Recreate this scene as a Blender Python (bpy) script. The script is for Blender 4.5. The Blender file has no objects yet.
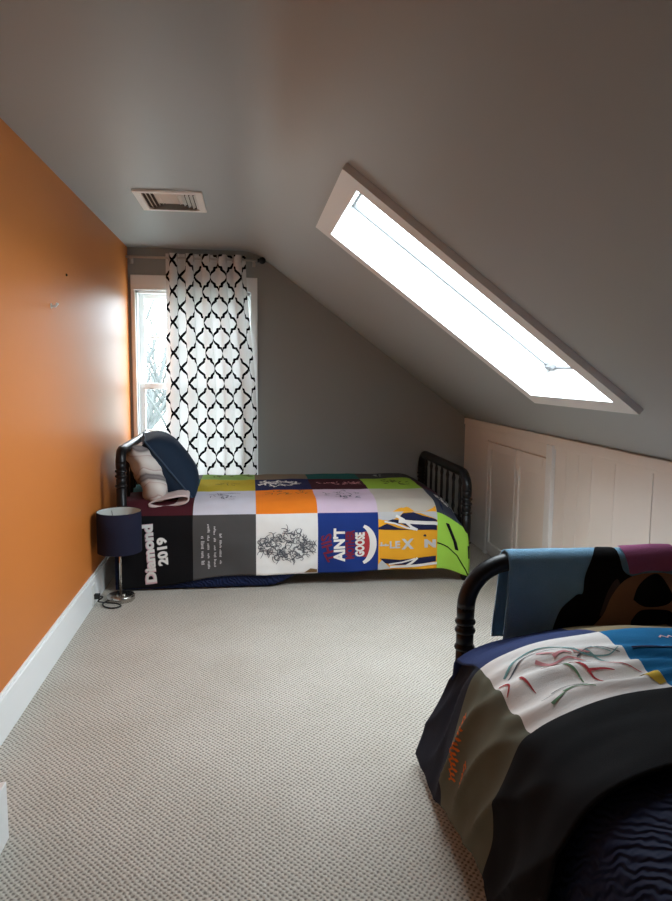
import bpy, bmesh, math, random
from mathutils import Vector, Matrix, noise
random.seed(7)
C = bpy.context.scene.collection
PI = math.pi

# ------------------------------------------------------------------ camera
CAM_H = 1.30
F, YAW, PITCH, ROLL = 680.0, 0.1277, 0.1145, 0.0100
def make_camera():
    cy, sy = math.cos(YAW), math.sin(YAW)
    fwd = Vector((sy*math.cos(PITCH), cy*math.cos(PITCH), -math.sin(PITCH)))
    right = Vector((cy, -sy, 0)); up = right.cross(fwd)
    r2 = right*math.cos(ROLL) + up*math.sin(ROLL)
    u2 = -right*math.sin(ROLL) + up*math.cos(ROLL)
    cam = bpy.data.cameras.new('camera'); o = bpy.data.objects.new('camera', cam); C.objects.link(o)
    m = Matrix((r2, u2, -fwd)).transposed().to_4x4(); m.translation = (0, 0, CAM_H)
    o.matrix_world = m
    cam.sensor_fit = 'VERTICAL'; cam.sensor_height = 24.0; cam.lens = 24.0*F/901.0
    cam.clip_start = 0.02
    bpy.context.scene.camera = o
make_camera()

# ------------------------------------------------------------------ room numbers
LX, RX, DY, BY = -0.874, 1.719, 5.228, -1.6      # left wall, knee wall, far wall, wall behind camera
HC, XS, ZK = 2.189, 0.0373, 0.951                 # flat ceiling, slope start, knee wall height
SD = Vector((0.80528, 0, -0.59290)); SN = Vector((-0.59290, 0, -0.80528))   # down the slope; into the room
S0 = Vector((XS, 0, HC))
def slope(s, y, t=0.0):
    p = S0 + SD*s + SN*t
    return Vector((p.x, y, p.z))

# ------------------------------------------------------------------ materials
def lin(c):
    return tuple(((v/255)/12.92 if v/255 <= .04045 else ((v/255+.055)/1.055)**2.4) for v in c) + (1.0,)
def mat(name, rgb, rough=.6, metal=0.0, spec=.5, bump=0.0, bscale=60.0, var=0.0, vscale=6.0, sheen=0.0, coat=0.0):
    m = bpy.data.materials.new(name); m.use_nodes = True
    nt = m.node_tree; b = nt.nodes['Principled BSDF']
    b.inputs['Base Color'].default_value = lin(rgb)
    b.inputs['Roughness'].default_value = rough; b.inputs['Metallic'].default_value = metal
    b.inputs['Specular IOR Level'].default_value = spec
    b.inputs['Sheen Weight'].default_value = sheen; b.inputs['Coat Weight'].default_value = coat
    tc = nt.nodes.new('ShaderNodeTexCoord')
    if var > 0:
        n = nt.nodes.new('ShaderNodeTexNoise'); n.inputs['Scale'].default_value = vscale; n.inputs['Detail'].default_value = 4
        nt.links.new(tc.outputs['Object'], n.inputs['Vector'])
        mx = nt.nodes.new('ShaderNodeMix'); mx.data_type = 'RGBA'
        a = lin(rgb); mx.inputs[6].default_value = tuple(v*(1-var) for v in a[:3])+(1,)
        mx.inputs[7].default_value = tuple(min(1, v*(1+var)) for v in a[:3])+(1,)
        nt.links.new(n.outputs['Fac'], mx.inputs[0]); nt.links.new(mx.outputs[2], b.inputs['Base Color'])
    if bump > 0:
        n2 = nt.nodes.new('ShaderNodeTexNoise'); n2.inputs['Scale'].default_value = bscale; n2.inputs['Detail'].default_value = 5
        nt.links.new(tc.outputs['Object'], n2.inputs['Vector'])
        bp = nt.nodes.new('ShaderNodeBump'); bp.inputs['Strength'].default_value = bump; bp.inputs['Distance'].default_value = .01
        nt.links.new(n2.outputs['Fac'], bp.inputs['Height']); nt.links.new(bp.outputs[0], b.inputs['Normal'])
    return m
def fabric(name, rgb, rough=.9, var=.06, bump=.15, sheen=.0, spec=.15):
    return mat(name, rgb, rough, spec=spec, bump=bump, bscale=420, var=var, vscale=14, sheen=sheen)

M = {}
M['orange'] = mat('orange_paint', (204, 121, 56), .46, spec=.3, bump=.035, bscale=22, var=.03, vscale=2)
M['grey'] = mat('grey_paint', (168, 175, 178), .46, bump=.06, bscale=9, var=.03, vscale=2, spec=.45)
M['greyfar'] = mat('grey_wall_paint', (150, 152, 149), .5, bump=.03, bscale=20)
M['white'] = mat('white_trim_paint', (238, 240, 240), .42, bump=.02, bscale=30)
M['cream'] = mat('cream_knee_wall_paint', (238, 232, 225), .45, bump=.03, bscale=12, var=.03)
M['ventw'] = mat('vent_enamel', (244, 242, 238), .5)
M['dark'] = mat('dark_gap', (20, 18, 17), .9)
M['ventgap'] = mat('vent_gap', (70, 60, 54), .9)
M['black'] = mat('black_lacquer', (12, 12, 15), .40, spec=.35, bump=.02)
M['chrome'] = mat('brushed_steel', (190, 186, 180), .25, metal=1)
M['navyshade'] = fabric('navy_lampshade', (31, 32, 50), .85)
M['shadein'] = mat('shade_lining', (190, 195, 190), .8)
M['plastic'] = mat('black_plastic', (16, 16, 17), .45)
M['whitep'] = mat('white_plastic', (225, 225, 222), .4)
M['rod'] = mat('nickel_rod', (190, 184, 178), .4, metal=.4)
M['navy'] = fabric('navy_bedspread', (22, 30, 66), .8)
M['ticking'] = fabric('mattress_ticking', (205, 200, 190))
M['pillow'] = fabric('navy_teal_pillowcase', (34, 48, 66), .85)
M['pillowtrim'] = fabric('pillow_piping', (62, 78, 96), .85)
M['bark'] = mat('bark', (74, 78, 78), .9, bump=.4, bscale=30, var=.2)
M['shingle'] = mat('roof_edge', (90, 90, 92), .9)

# carpet: rows of loops, with real bump
def carpet_material():
    m = bpy.data.materials.new('loop_carpet'); m.use_nodes = True; nt = m.node_tree; L = nt.links
    b = nt.nodes['Principled BSDF']; b.inputs['Roughness'].default_value = .95; b.inputs['Specular IOR Level'].default_value = .1
    tc = nt.nodes.new('ShaderNodeTexCoord')
    nz = nt.nodes.new('ShaderNodeTexNoise'); nz.inputs['Scale'].default_value = 35; nz.inputs['Detail'].default_value = 3
    L.new(tc.outputs['Object'], nz.inputs['Vector'])
    sub = nt.nodes.new('ShaderNodeVectorMath'); sub.operation = 'SUBTRACT'; sub.inputs[1].default_value = (.5, .5, .5)
    L.new(nz.outputs['Color'], sub.inputs[0])
    sc = nt.nodes.new('ShaderNodeVectorMath'); sc.operation = 'SCALE'; sc.inputs['Scale'].default_value = .015
    L.new(sub.outputs[0], sc.inputs[0])
    ad = nt.nodes.new('ShaderNodeVectorMath'); ad.operation = 'ADD'
    L.new(tc.outputs['Object'], ad.inputs[0]); L.new(sc.outputs[0], ad.inputs[1])
    sp = nt.nodes.new('ShaderNodeSeparateXYZ'); L.new(ad.outputs[0], sp.inputs[0])
    def math_(op, a, bb=None):
        n = nt.nodes.new('ShaderNodeMath'); n.operation = op
        for k, v in enumerate((a, bb)):
            if v is None: continue
            if isinstance(v, (int, float)): n.inputs[k].default_value = v
            else: L.new(v, n.inputs[k])
        return n.outputs[0]
    k = 2*PI/.0185
    sx = math_('SINE', math_('MULTIPLY', sp.outputs[0], k))
    sy = math_('SINE', math_('MULTIPLY', sp.outputs[1], k*.92))
    prod = math_('MULTIPLY', sx, sy)
    h = math_('ADD', math_('MULTIPLY', prod, .5), .5)
    f = nt.nodes.new('ShaderNodeTexNoise'); f.inputs['Scale'].default_value = 300; f.inputs['Detail'].default_value = 2
    L.new(tc.outputs['Object'], f.inputs['Vector'])
    h2 = math_('ADD', h, math_('MULTIPLY', f.outputs['Fac'], .35))
    cr = nt.nodes.new('ShaderNodeValToRGB')
    cr.color_ramp.elements[0].position = .12; cr.color_ramp.elements[0].color = lin((108, 103, 96))
    cr.color_ramp.elements[1].position = .75; cr.color_ramp.elements[1].color = lin((204, 199, 189))
    L.new(h2, cr.inputs[0])
    big = nt.nodes.new('ShaderNodeTexNoise'); big.inputs['Scale'].default_value = 3.0; big.inputs['Detail'].default_value = 4
    L.new(tc.outputs['Object'], big.inputs['Vector'])
    mx = nt.nodes.new('ShaderNodeMix'); mx.data_type = 'RGBA'; mx.blend_type = 'MULTIPLY'; mx.inputs[0].default_value = 1
    cr2 = nt.nodes.new('ShaderNodeValToRGB')
    cr2.color_ramp.elements[0].position = .3; cr2.color_ramp.elements[0].color = (.9, .89, .87, 1)
    cr2.color_ramp.elements[1].position = .7; cr2.color_ramp.elements[1].color = (1, 1, 1, 1)
    L.new(big.outputs['Fac'], cr2.inputs[0]); L.new(cr.outputs[0], mx.inputs[6]); L.new(cr2.outputs[0], mx.inputs[7])
    L.new(mx.outputs[2], b.inputs['Base Color'])
    bp = nt.nodes.new('ShaderNodeBump'); bp.inputs['Strength'].default_value = .55; bp.inputs['Distance'].default_value = .005
    L.new(h2, bp.inputs['Height']); L.new(bp.outputs[0], b.inputs['Normal'])
    return m
M['carpet'] = carpet_material()

def glass_material():
    m = bpy.data.materials.new('clear_glass'); m.use_nodes = True; nt = m.node_tree
    nt.nodes.remove(nt.nodes['Principled BSDF']); out = nt.nodes['Material Output']
    t = nt.nodes.new('ShaderNodeBsdfTransparent'); g = nt.nodes.new('ShaderNodeBsdfGlossy'); g.inputs['Roughness'].default_value = .02
    t.inputs[0].default_value = (.95, .97, .97, 1)
    lw = nt.nodes.new('ShaderNodeLayerWeight')
    pw = nt.nodes.new('ShaderNodeMath'); pw.operation = 'POWER'; pw.inputs[1].default_value = 5; lw.inputs[0].default_value = .5; nt.links.new(lw.outputs['Facing'], pw.inputs[0])
    fr = nt.nodes.new('ShaderNodeMath'); fr.operation = 'MULTIPLY_ADD'; fr.inputs[1].default_value = .9; fr.inputs[2].default_value = .05; nt.links.new(pw.outputs[0], fr.inputs[0])
    mx = nt.nodes.new('ShaderNodeMixShader')
    nt.links.new(fr.outputs[0], mx.inputs[0]); nt.links.new(t.outputs[0], mx.inputs[1]); nt.links.new(g.outputs[0], mx.inputs[2])
    nt.links.new(mx.outputs[0], out.inputs[0])
    return m
M['glass'] = glass_material()

# navy bedspread with stitched ripples
def quilted(name, rgb):
    m = bpy.data.materials.new(name); m.use_nodes = True; nt = m.node_tree; L = nt.links
    b = nt.nodes['Principled BSDF']; b.inputs['Roughness'].default_value = .75; b.inputs['Base Color'].default_value = lin(rgb)
    b.inputs['Specular IOR Level'].default_value = .25
    uv = nt.nodes.new('ShaderNodeUVMap')
    w = nt.nodes.new('ShaderNodeTexWave'); w.wave_type = 'BANDS'; w.bands_direction = 'DIAGONAL'
    w.inputs['Scale'].default_value = 24; w.inputs['Distortion'].default_value = 11; w.inputs['Detail'].default_value = 2; w.inputs['Detail Scale'].default_value = .6
    L.new(uv.outputs[0], w.inputs['Vector'])
    bp = nt.nodes.new('ShaderNodeBump'); bp.inputs['Strength'].default_value = .6; bp.inputs['Distance'].default_value = .008
    L.new(w.outputs['Fac'], bp.inputs['Height']); L.new(bp.outputs[0], b.inputs['Normal'])
    return m
M['quiltnavy'] = quilted('stitched_navy', (15, 29, 66))

# white curtain cloth with a black barbed trellis, drawn from the unfolded cloth coordinates (metres)
def curtain_material():
    m = bpy.data.materials.new('trellis_curtain'); m.use_nodes = True; nt = m.node_tree; L = nt.links
    nt.nodes.remove(nt.nodes['Principled BSDF']); out = nt.nodes['Material Output']
    uv = nt.nodes.new('ShaderNodeUVMap'); sp = nt.nodes.new('ShaderNodeSeparateXYZ'); L.new(uv.outputs[0], sp.inputs[0])
    def mth(op, a, bb=None, c=None):
        n = nt.nodes.new('ShaderNodeMath'); n.operation = op
        for k, v in enumerate((a, bb, c)):
            if v is None: continue
            if isinstance(v, (int, float)): n.inputs[k].default_value = v
            else: L.new(v, n.inputs[k])
        return n.outputs[0]
    HX, HY = .088, .111
    X = mth('PINGPONG', sp.outputs[0], HX); Y = mth('PINGPONG', sp.outputs[1], HY)
    pts = [(1, 0), (.84, .16), (.70, .36), (.52, .38), (.48, .56), (.24, .74), (0, 1)]
    pts = [(a*HX, c*HY) for a, c in pts]
    dmin = None
    for (ax, ay), (bx, by) in zip(pts, pts[1:]):
        dx, dy = bx-ax, by-ay; ll = dx*dx+dy*dy
        px = mth('SUBTRACT', X, ax); py = mth('SUBTRACT', Y, ay)
        t = mth('ADD', mth('MULTIPLY', px, dx/ll), mth('MULTIPLY', py, dy/ll))
        n = nt.nodes.new('ShaderNodeClamp'); L.new(t, n.inputs[0]); t = n.outputs[0]
        ex = mth('SUBTRACT', px, mth('MULTIPLY', t, dx)); ey = mth('SUBTRACT', py, mth('MULTIPLY', t, dy))
        d = mth('SQRT', mth('ADD', mth('MULTIPLY', ex, ex), mth('MULTIPLY', ey, ey)))
        dmin = d if dmin is None else mth('MINIMUM', dmin, d)
    line = mth('LESS_THAN', dmin, .0082)
    col = nt.nodes.new('ShaderNodeMix'); col.data_type = 'RGBA'
    col.inputs[6].default_value = lin((226, 223, 222)); col.inputs[7].default_value = lin((10, 10, 14))
    L.new(line, col.inputs[0])
    dif = nt.nodes.new('ShaderNodeBsdfDiffuse'); tr = nt.nodes.new('ShaderNodeBsdfTranslucent')
    L.new(col.outputs[2], dif.inputs[0]); L.new(col.outputs[2], tr.inputs[0])
    mx = nt.nodes.new('ShaderNodeMixShader'); mx.inputs[0].default_value = .12
    L.new(dif.outputs[0], mx.inputs[1]); L.new(tr.outputs[0], mx.inputs[2]); L.new(mx.outputs[0], out.inputs[0])
    return m
M['curtain'] = curtain_material()

# ------------------------------------------------------------------ object helpers
def link(name, bm, m, parent=None, smooth=False, uv=False):
    me = bpy.data.meshes.new(name); bm.to_mesh(me); bm.free()
    for x in (m if isinstance(m, (list, tuple)) else [m]): me.materials.append(x)
    if smooth:
        for p in me.polygons: p.use_smooth = True
    o = bpy.data.objects.new(name, me); C.objects.link(o)
    if parent: o.parent = parent
    return o
def tag(o, label=None, cat=None, group=None, kind=None):
    if label: o['label'] = label
    if cat: o['category'] = cat
    if group: o['group'] = group
    if kind: o['kind'] = kind
    return o
def struct(name, bm, m, parent=None, smooth=False):
    o = link(name, bm, m, parent, smooth)
    if not parent: o['kind'] = 'structure'
    return o
def empty(name, loc=(0, 0, 0), rz=0, **k):
    o = bpy.data.objects.new(name, None); C.objects.link(o); o.location = loc; o.rotation_euler = (0, 0, rz)
    o.empty_display_size = .1
    return tag(o, **k)
def bevel(o, w=.004, n=2):
    md = o.modifiers.new('bevel', 'BEVEL'); md.width = w; md.segments = n; md.limit_method = 'ANGLE'; md.angle_limit = math.radians(40)
    return o
def box(bm, x0, x1, y0, y1, z0, z1, rot=None):
    v = [bm.verts.new((x, y, z)) for x in (x0, x1) for y in (y0, y1) for z in (z0, z1)]
    if rot:
        for q in v: q.co = rot @ q.co
    for f in ((0, 1, 3, 2), (4, 6, 7, 5), (0, 4, 5, 1), (2, 3, 7, 6), (0, 2, 6, 4), (1, 5, 7, 3)):
        bm.faces.new([v[i] for i in f])
    return v
def frame_of(t):
    t = t.normalized(); a = Vector((0, 0, 1)) if abs(t.z) < .9 else Vector((1, 0, 0))
    u = t.cross(a).normalized(); return u, t.cross(u).normalized()
def tube(bm, path, rad, n=12, closed=False, cap=True):
    path = [Vector(p) for p in path]; N = len(path)
    rads = rad if isinstance(rad, (list, tuple)) else [rad]*N
    u = None; rings = []
    for i, p in enumerate(path):
        if closed: t = (path[(i+1) % N]-path[i-1]).normalized()
        else: t = (path[min(i+1, N-1)]-path[max(i-1, 0)]).normalized()
        if u is None: u, w = frame_of(t)
        else:
            u = (u - t*u.dot(t)); u = u.normalized() if u.length > 1e-6 else frame_of(t)[0]
            w = t.cross(u).normalized()
        rings.append([bm.verts.new(p + (u*math.cos(2*PI*k/n) + w*math.sin(2*PI*k/n))*rads[i]) for k in range(n)])
    for i in range(N if closed else N-1):
        a, b = rings[i], rings[(i+1) % N]
        for k in range(n): bm.faces.new((a[k], a[(k+1) % n], b[(k+1) % n], b[k]))
    if cap and not closed:
        bm.faces.new(list(reversed(rings[0]))); bm.faces.new(rings[-1])
def lathe(bm, prof, x=0, y=0, n=24, cap=True):
    rings = [[bm.verts.new((x+r*math.cos(2*PI*k/n), y+r*math.sin(2*PI*k/n), z)) for k in range(n)] for r, z in prof]
    for a, b in zip(rings, rings[1:]):
        for k in range(n): bm.faces.new((a[k], a[(k+1) % n], b[(k+1) % n], b[k]))
    if cap:
        bm.faces.new(list(reversed(rings[0]))); bm.faces.new(rings[-1])
def ball(bm, c, r, n=10):
    bmesh.ops.create_uvsphere(bm, u_segments=n*2, v_segments=n, radius=r, matrix=Matrix.Translation(c))
def quad(bm, *ps):
    return bm.faces.new([bm.verts.new(p) for p in ps])

# ------------------------------------------------------------------ the room
bm = bmesh.new(); quad(bm, (LX-.3, BY, 0), (RX+.1, BY, 0), (RX+.1, DY+.02, 0), (LX-.3, DY+.02, 0)); struct('floor', bm, M['carpet'])

# skylight numbers along the slope (s) and along the room (y)
KS0, KS1, KY0, KY1 = .428, 1.635, 2.375, 3.12
bm = bmesh.new()
quad(bm, (LX, BY, HC), (LX, DY, HC), (XS-.10, DY, HC), (XS-.10, BY, HC))
prev = (XS-.10, HC); A = .10
arc = []
for i in range(1, 17):
    t = i/16                                            # soft plaster bend from flat ceiling to slope
    p = Vector((XS-.10, 0, HC))*(1-t)**2 + Vector((XS, 0, HC))*2*t*(1-t) + slope(.10, 0)*t*t
    arc.append((p.x, p.z))
for x, z in arc:
    quad(bm, (prev[0], BY, prev[1]), (prev[0], DY, prev[1]), (x, DY, z), (x, BY, z)); prev = (x, z)
SE = (RX-XS)/SD.x
for s0, s1, y0, y1 in ((.10, KS0, BY, DY), (KS0, KS1, BY, KY0), (KS0, KS1, KY1, DY), (KS1, SE, BY, DY)):
    quad(bm, slope(s0, y0), slope(s0, y1), slope(s1, y1), slope(s1, y0))
struct('ceiling', bm, M['grey'])

# far wall with the window hole
WX0, WX1, WZ0, WZ1 = -.835, .012, .50, 1.885
bm = bmesh.new()
def zc(x): return HC if x <= XS else HC-(x-XS)*SD.z/-SD.x*1.0 if False else (HC if x <= XS else HC+(x-XS)*SD.z/SD.x)
quad(bm, (LX, DY, 0), (RX, DY, 0), (RX, DY, WZ0), (LX, DY, WZ0))
quad(bm, (LX, DY, WZ0), (WX0, DY, WZ0), (WX0, DY, WZ1), (LX, DY, WZ1))
quad(bm, (LX, DY, WZ1), (XS, DY, WZ1), (XS, DY, HC+.01), (LX, DY, HC+.01))
bm.faces.new([bm.verts.new(p) for p in ((WX1, DY, WZ0), (RX, DY, WZ0), (RX, DY, ZK), (XS, DY, HC), (XS, DY, WZ1), (WX1, DY, WZ1))])
for a, b in (((WX0, WZ0), (WX0, WZ1)), ((WX0, WZ1), (WX1, WZ1)), ((WX1, WZ1), (WX1, WZ0)), ((WX1, WZ0), (WX0, WZ0))):
    quad(bm, (a[0], DY, a[1]), (b[0], DY, b[1]), (b[0], DY+.16, b[1]), (a[0], DY+.16, a[1]))
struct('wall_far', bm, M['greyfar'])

JX, JY = -.685, 1.845                                    # the wall jogs out beside the camera
bm = bmesh.new()
quad(bm, (LX, JY, 0), (LX, DY, 0), (LX, DY, HC), (LX, JY, HC))
quad(bm, (JX, BY, 0), (JX, JY, 0), (JX, JY, HC), (JX, BY, HC))
quad(bm, (JX, JY, 0), (LX, JY, 0), (LX, JY, HC), (JX, JY, HC))
struct('wall_left', bm, M['orange'])
bm = bmesh.new()
bm.faces.new([bm.verts.new(p) for p in ((LX, BY, 0), (RX, BY, 0), (RX, BY, ZK), (XS, BY, HC), (LX, BY, HC))])
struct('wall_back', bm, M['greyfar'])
bm = bmesh.new(); quad(bm, (RX, BY, 0), (RX, DY, 0), (RX, DY, ZK+.02), (RX, BY, ZK+.02))
struct('wall_right', bm, M['cream'])

# baseboards
bm = bmesh.new(); T = .016
box(bm, LX, LX+T, JY+T, DY, 0, .155); box(bm, LX, LX+T*.6, JY+T, DY, .155, .169)
bevel(struct('baseboard_left', bm, M['white']), .003)
bm = bmesh.new(); box(bm, JX, JX+T, BY, JY+T, 0, .169); box(bm, LX+T, JX, JY, JY+T, 0, .169)
bevel(struct('baseboard_jog', bm, M['white']), .003)
bm = bmesh.new(); box(bm, LX+T, RX, DY-T, DY, 0, .169); bevel(struct('baseboard_far', bm, M['white']), .003)

# knee wall: cap, corner board, battens and the pair of closet doors
b = RX
bm = bmesh.new(); box(bm, b-.022, b, BY, DY, .902, .951); struct('trim_1', bm, M['cream'])
bevel(bpy.data.objects['trim_1'], .004)
bm = bmesh.new(); box(bm, b-.014, b, 4.70, DY, .0, .902); bevel(struct('trim_2', bm, M['cream']), .003)
bm = bmesh.new(); box(bm, b-.014, b, 3.70, 4.70, .826, .902); bevel(struct('trim_3', bm, M['cream']), .003)
bm = bmesh.new(); box(bm, b-.026, b, 3.625, 3.70, .0, .902); bevel(struct('trim_4', bm, M['white']), .004)
bm = bmesh.new(); box(bm, b-.005, b, 2.686, 2.70, .0, .884); box(bm, b-.012, b, BY, 3.625, .884, .902)
for y in (3.50, 3.36, 3.22, 3.0, 1.7): box(bm, b-.003, b, y-.006, y+.006, .0, .884)
bevel(struct('trim_5', bm, M['cream']), .002)
def knee_door(n, y0, y1, handle_y):
    r = empty('door_%d' % n, (b, (y0+y1)/2, 0)); r['kind'] = 'structure'
    H0, H1 = .03, .818
    d = .012; st = .05; c = (y0+y1)/2
    def loc(bm): bmesh.ops.translate(bm, verts=bm.verts, vec=(-b, -c, 0)); return bm
    q = bmesh.new(); box(q, b-.008, b-.001, y0+.004, y1-.004, H0, H1); link('door_panel', loc(q), M['cream'], r)
    q = bmesh.new()
    for a0, a1, z0, z1 in ((y0+.004, y0+st, H0, H1), (y1-st, y1-.004, H0, H1), (y0+st, y1-st, H1-.05-.06*(n == 2), H1), (y0+st, y1-st, H0, H0+.07)):
        box(q, b-.020, b-.008, a0, a1, z0, z1)
    bevel(link('door_frame', loc(q), M['cream'], r), .003)
knee_door(1, 4.165, 4.66, 4.20); knee_door(2, 3.705, 4.155, 4.12)
bm = bmesh.new(); box(bm, b-.026, b, 4.655, 4.70, .0, .826); bevel(struct('trim_6', bm, M['cream']), .003)

# skylight: casing on the slope, well, sash and pane
sky = empty('window_2', slope(.5*(KS0+KS1), .5*(KY0+KY1))); sky['kind'] = 'structure'
inv = Matrix.Translation(-Vector(sky.location))
def sbox(bm, s0, s1, y0, y1, t0, t1):
    v = [bm.verts.new(slope(s, y, t)) for s in (s0, s1) for y in (y0, y1) for t in (t0, t1)]
    for f in ((0, 1, 3, 2), (4, 6, 7, 5), (0, 4, 5, 1), (2, 3, 7, 6), (0, 2, 6, 4), (1, 5, 7, 3)): bm.faces.new([v[i] for i in f])
def skypart(name, bm, m, bev=0):
    bm.transform(inv); o = link(name, bm, m, sky)
    if bev: bevel(o, bev)
    return o
CS0, CS1, CY0, CY1 = .352, 1.704, 2.29, 3.20
bm = bmesh.new()
sbox(bm, CS0, KS0, CY0, CY1, -.001, .025); sbox(bm, KS1, CS1, CY0, CY1, -.001, .025)
sbox(bm, KS0, KS1, CY0, KY0, -.001, .025); sbox(bm, KS0, KS1, KY1, CY1, -.001, .025)
skypart('window_casing', bm, M['white'])
bm = bmesh.new(); W = -.16
for a in (((KS0, KY0), (KS1, KY0)), ((KS1, KY0), (KS1, KY1)), ((KS1, KY1), (KS0, KY1)), ((KS0, KY1), (KS0, KY0))):
    quad(bm, slope(a[0][0], a[0][1], 0), slope(a[1][0], a[1][1], 0), slope(a[1][0], a[1][1], W), slope(a[0][0], a[0][1], W))
skypart('window_well', bm, M['white'])
bm = bmesh.new(); g = .012; t0, t1 = -.150, -.132
sbox(bm, KS0, KS0+g, KY0, KY1, t0, t1); sbox(bm, KS1-g, KS1, KY0, KY1, t0, t1)
sbox(bm, KS0, KS1, KY0, KY0+g, t0, t1); sbox(bm, KS0, KS1, KY1-g, KY1, t0, t1)
skypart('window_sash', bm, mat('grey_sash_gasket', (112, 114, 116), .7))
bm = bmesh.new(); quad(bm, slope(KS0, KY0, -.141), slope(KS1, KY0, -.141), slope(KS1, KY1, -.141), slope(KS0, KY1, -.141))
skypart('window_pane', bm, M['glass'])
bm = bmesh.new(); sbox(bm, 1.600, 1.622, 3.050, 3.112, -.140, -.118); skypart('window_latch', bm, mat('grey_latch', (96, 98, 100), .6))

# far window: casing, sashes with muntins, panes
win = empty('window_1', ((WX0+WX1)/2, DY, WZ0)); win['kind'] = 'structure'
winv = Matrix.Translation(-Vector(win.location))
def wpart(name, bm, m, bev=0, parent=win):
    bm.transform(winv); o = link(name, bm, m, parent)
    if bev: bevel(o, bev)
    return o
bm = bmesh.new()
box(bm, -.853, .066, DY-.022, DY, WZ1, 1.992); box(bm, -.853, WX0+.012, DY-.018, DY, .46, WZ1); box(bm, WX1, .066, DY-.018, DY, .46, WZ1)
wpart('window_casing', bm, M['white'], .003)
bm = bmesh.new(); box(bm, -.865, .075, DY-.06, DY+.05, .46, .50); wpart('window_sill', bm, M['white'], .005)
bm = bmesh.new()
for x0, x1 in ((WX0, WX0+.022), (WX1-.022, WX1)): box(bm, x0, x1, DY+.01, DY+.13, WZ0, WZ1)
box(bm, WX0, WX1, DY+.01, DY+.13, WZ1-.02, WZ1)
wpart('window_jamb', bm, M['white'])
def sash(z0, z1, y0, y1, bars, top, bot):
    bm = bmesh.new(); x0, x1 = WX0+.022, WX1-.022; st = .040
    box(bm, x0, x0+st, y0, y1, z0, z1); box(bm, x1-st, x1, y0, y1, z0, z1)
    box(bm, x0+st, x1-st, y0, y1, z1-top, z1); box(bm, x0+st, x1-st, y0, y1, z0, z0+bot)
    for z in bars: box(bm, x0+st, x1-st, y0+.004, y1-.004, z-.010, z+.010)
    s = wpart('window_sash', bm, M['white'], .003)
    bm = bmesh.new(); quad(bm, (x0+st, (y0+y1)/2, z0+bot), (x1-st, (y0+y1)/2, z0+bot), (x1-st, (y0+y1)/2, z1-top), (x0+st, (y0+y1)/2, z1-top))
    wpart('window_pane', bm, M['glass'], 0, s)
sash(1.165, WZ1-.02, DY+.08, DY+.11, (1.545,), .035, .035)
sash(WZ0, 1.205, DY+.04, DY+.07, (.845,), .045, .06)

# outside the window: bare trees
def branch(bm, p, d, length, r, depth):
    path, rads = [p], [r]
    for i in range(5):
        d = (d + Vector((random.uniform(-.22, .22), random.uniform(-.22, .22), random.uniform(-.05, .2)))).normalized()
        p = p + d*length/5; path.append(p); rads.append(r*(1-.12*(i+1)))
    tube(bm, path, rads, 6)
    if depth:
        for k in range(4):
            q = path[1+k]; e = (d + Vector((random.uniform(-1, 1), random.uniform(-1, 1), random.uniform(-.2, .7)))).normalized()
            branch(bm, q, e, length*.68, rads[1+k]*.6, depth-1)
def tree(x, y, lean, label, seed):
    random.seed(seed)
    r = empty('bare_tree', (x, y, -2.6), label=label, cat='tree')
    q = bmesh.new(); tube(q, [(0, 0, 0), (.03, 0, 1.2), (lean*.3, 0, 2.4)], [.2, .17, .13], 10); link('trunk', q, M['bark'], r, True)
    q = bmesh.new()
    for k in range(4):
        branch(q, Vector((lean*.3, 0, 1.9+k*.15)), Vector((random.uniform(-.6, .6), random.uniform(-.3, .3), .8)).normalized(), 2.3, .08, 2)
    link('branches', q, M['bark'], r, True)
tree(-1.35, 9.6, -.3, 'bare grey tree close outside the window', 3)
tree(-2.6, 13.5, .3, 'bare grey tree farther behind the one outside the window', 9)
random.seed(11)

# ceiling register
vent = empty('ceiling_vent', (-.40, 3.78, HC), label='white metal register vent with curved louvers set in the flat ceiling', cat='vent')
vx, vy = .172, .205
bm = bmesh.new()
for x0, x1, y0, y1 in ((-vx, vx, -vy, -vy+.035), (-vx, vx, vy-.035, vy), (-vx, -vx+.035, -vy+.035, vy-.035), (vx-.035, vx, -vy+.035, vy-.035)):
    box(bm, x0, x1, y0, y1, -.012, -.0005)
bevel(link('vent_frame', bm, M['ventw'], vent), .003)
bm = bmesh.new(); box(bm, -vx+.03, vx-.03, -vy+.03, vy-.03, -.002, -.0005); link('vent_backing', bm, M['ventgap'], vent)
def slat(x0, y0, x1, y1, tilt):
    bm = bmesh.new(); d = Vector((x1-x0, y1-y0, 0)).normalized(); n = Vector((-d.y, d.x, 0))
    off = n*.012*tilt
    p = [Vector((x0, y0, -.013)), Vector((x1, y1, -.013))]
    a, c = p; up = Vector((0, 0, .0105))
    v = [bm.verts.new(q) for q in (a, c, c+up+off, a+up+off)]
    w = [bm.verts.new(q.co - n*.0015*tilt + Vector((0, 0, -.0012))) for q in v]
    bm.faces.new(v); bm.faces.new(list(reversed(w)))
    for i in range(4): bm.faces.new((v[i], w[i], w[(i+1) % 4], v[(i+1) % 4]))
    link('louver', bm, M['ventw'], vent)
for k in range(5):
    x = vx-.045-k*.021
    for s in (-1, 1): slat(s*x, -vy+.04, s*x, vy-.05-k*.028, -s)
for k in range(5):
    y = vy-.048-k*.03; xx = vx-.055-k*.021
    slat(-xx, y, xx, y, 1)
for k in range(6): slat(-.066, -vy+.05+k*.034, .066, -vy+.05+k*.034, -1)

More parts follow.
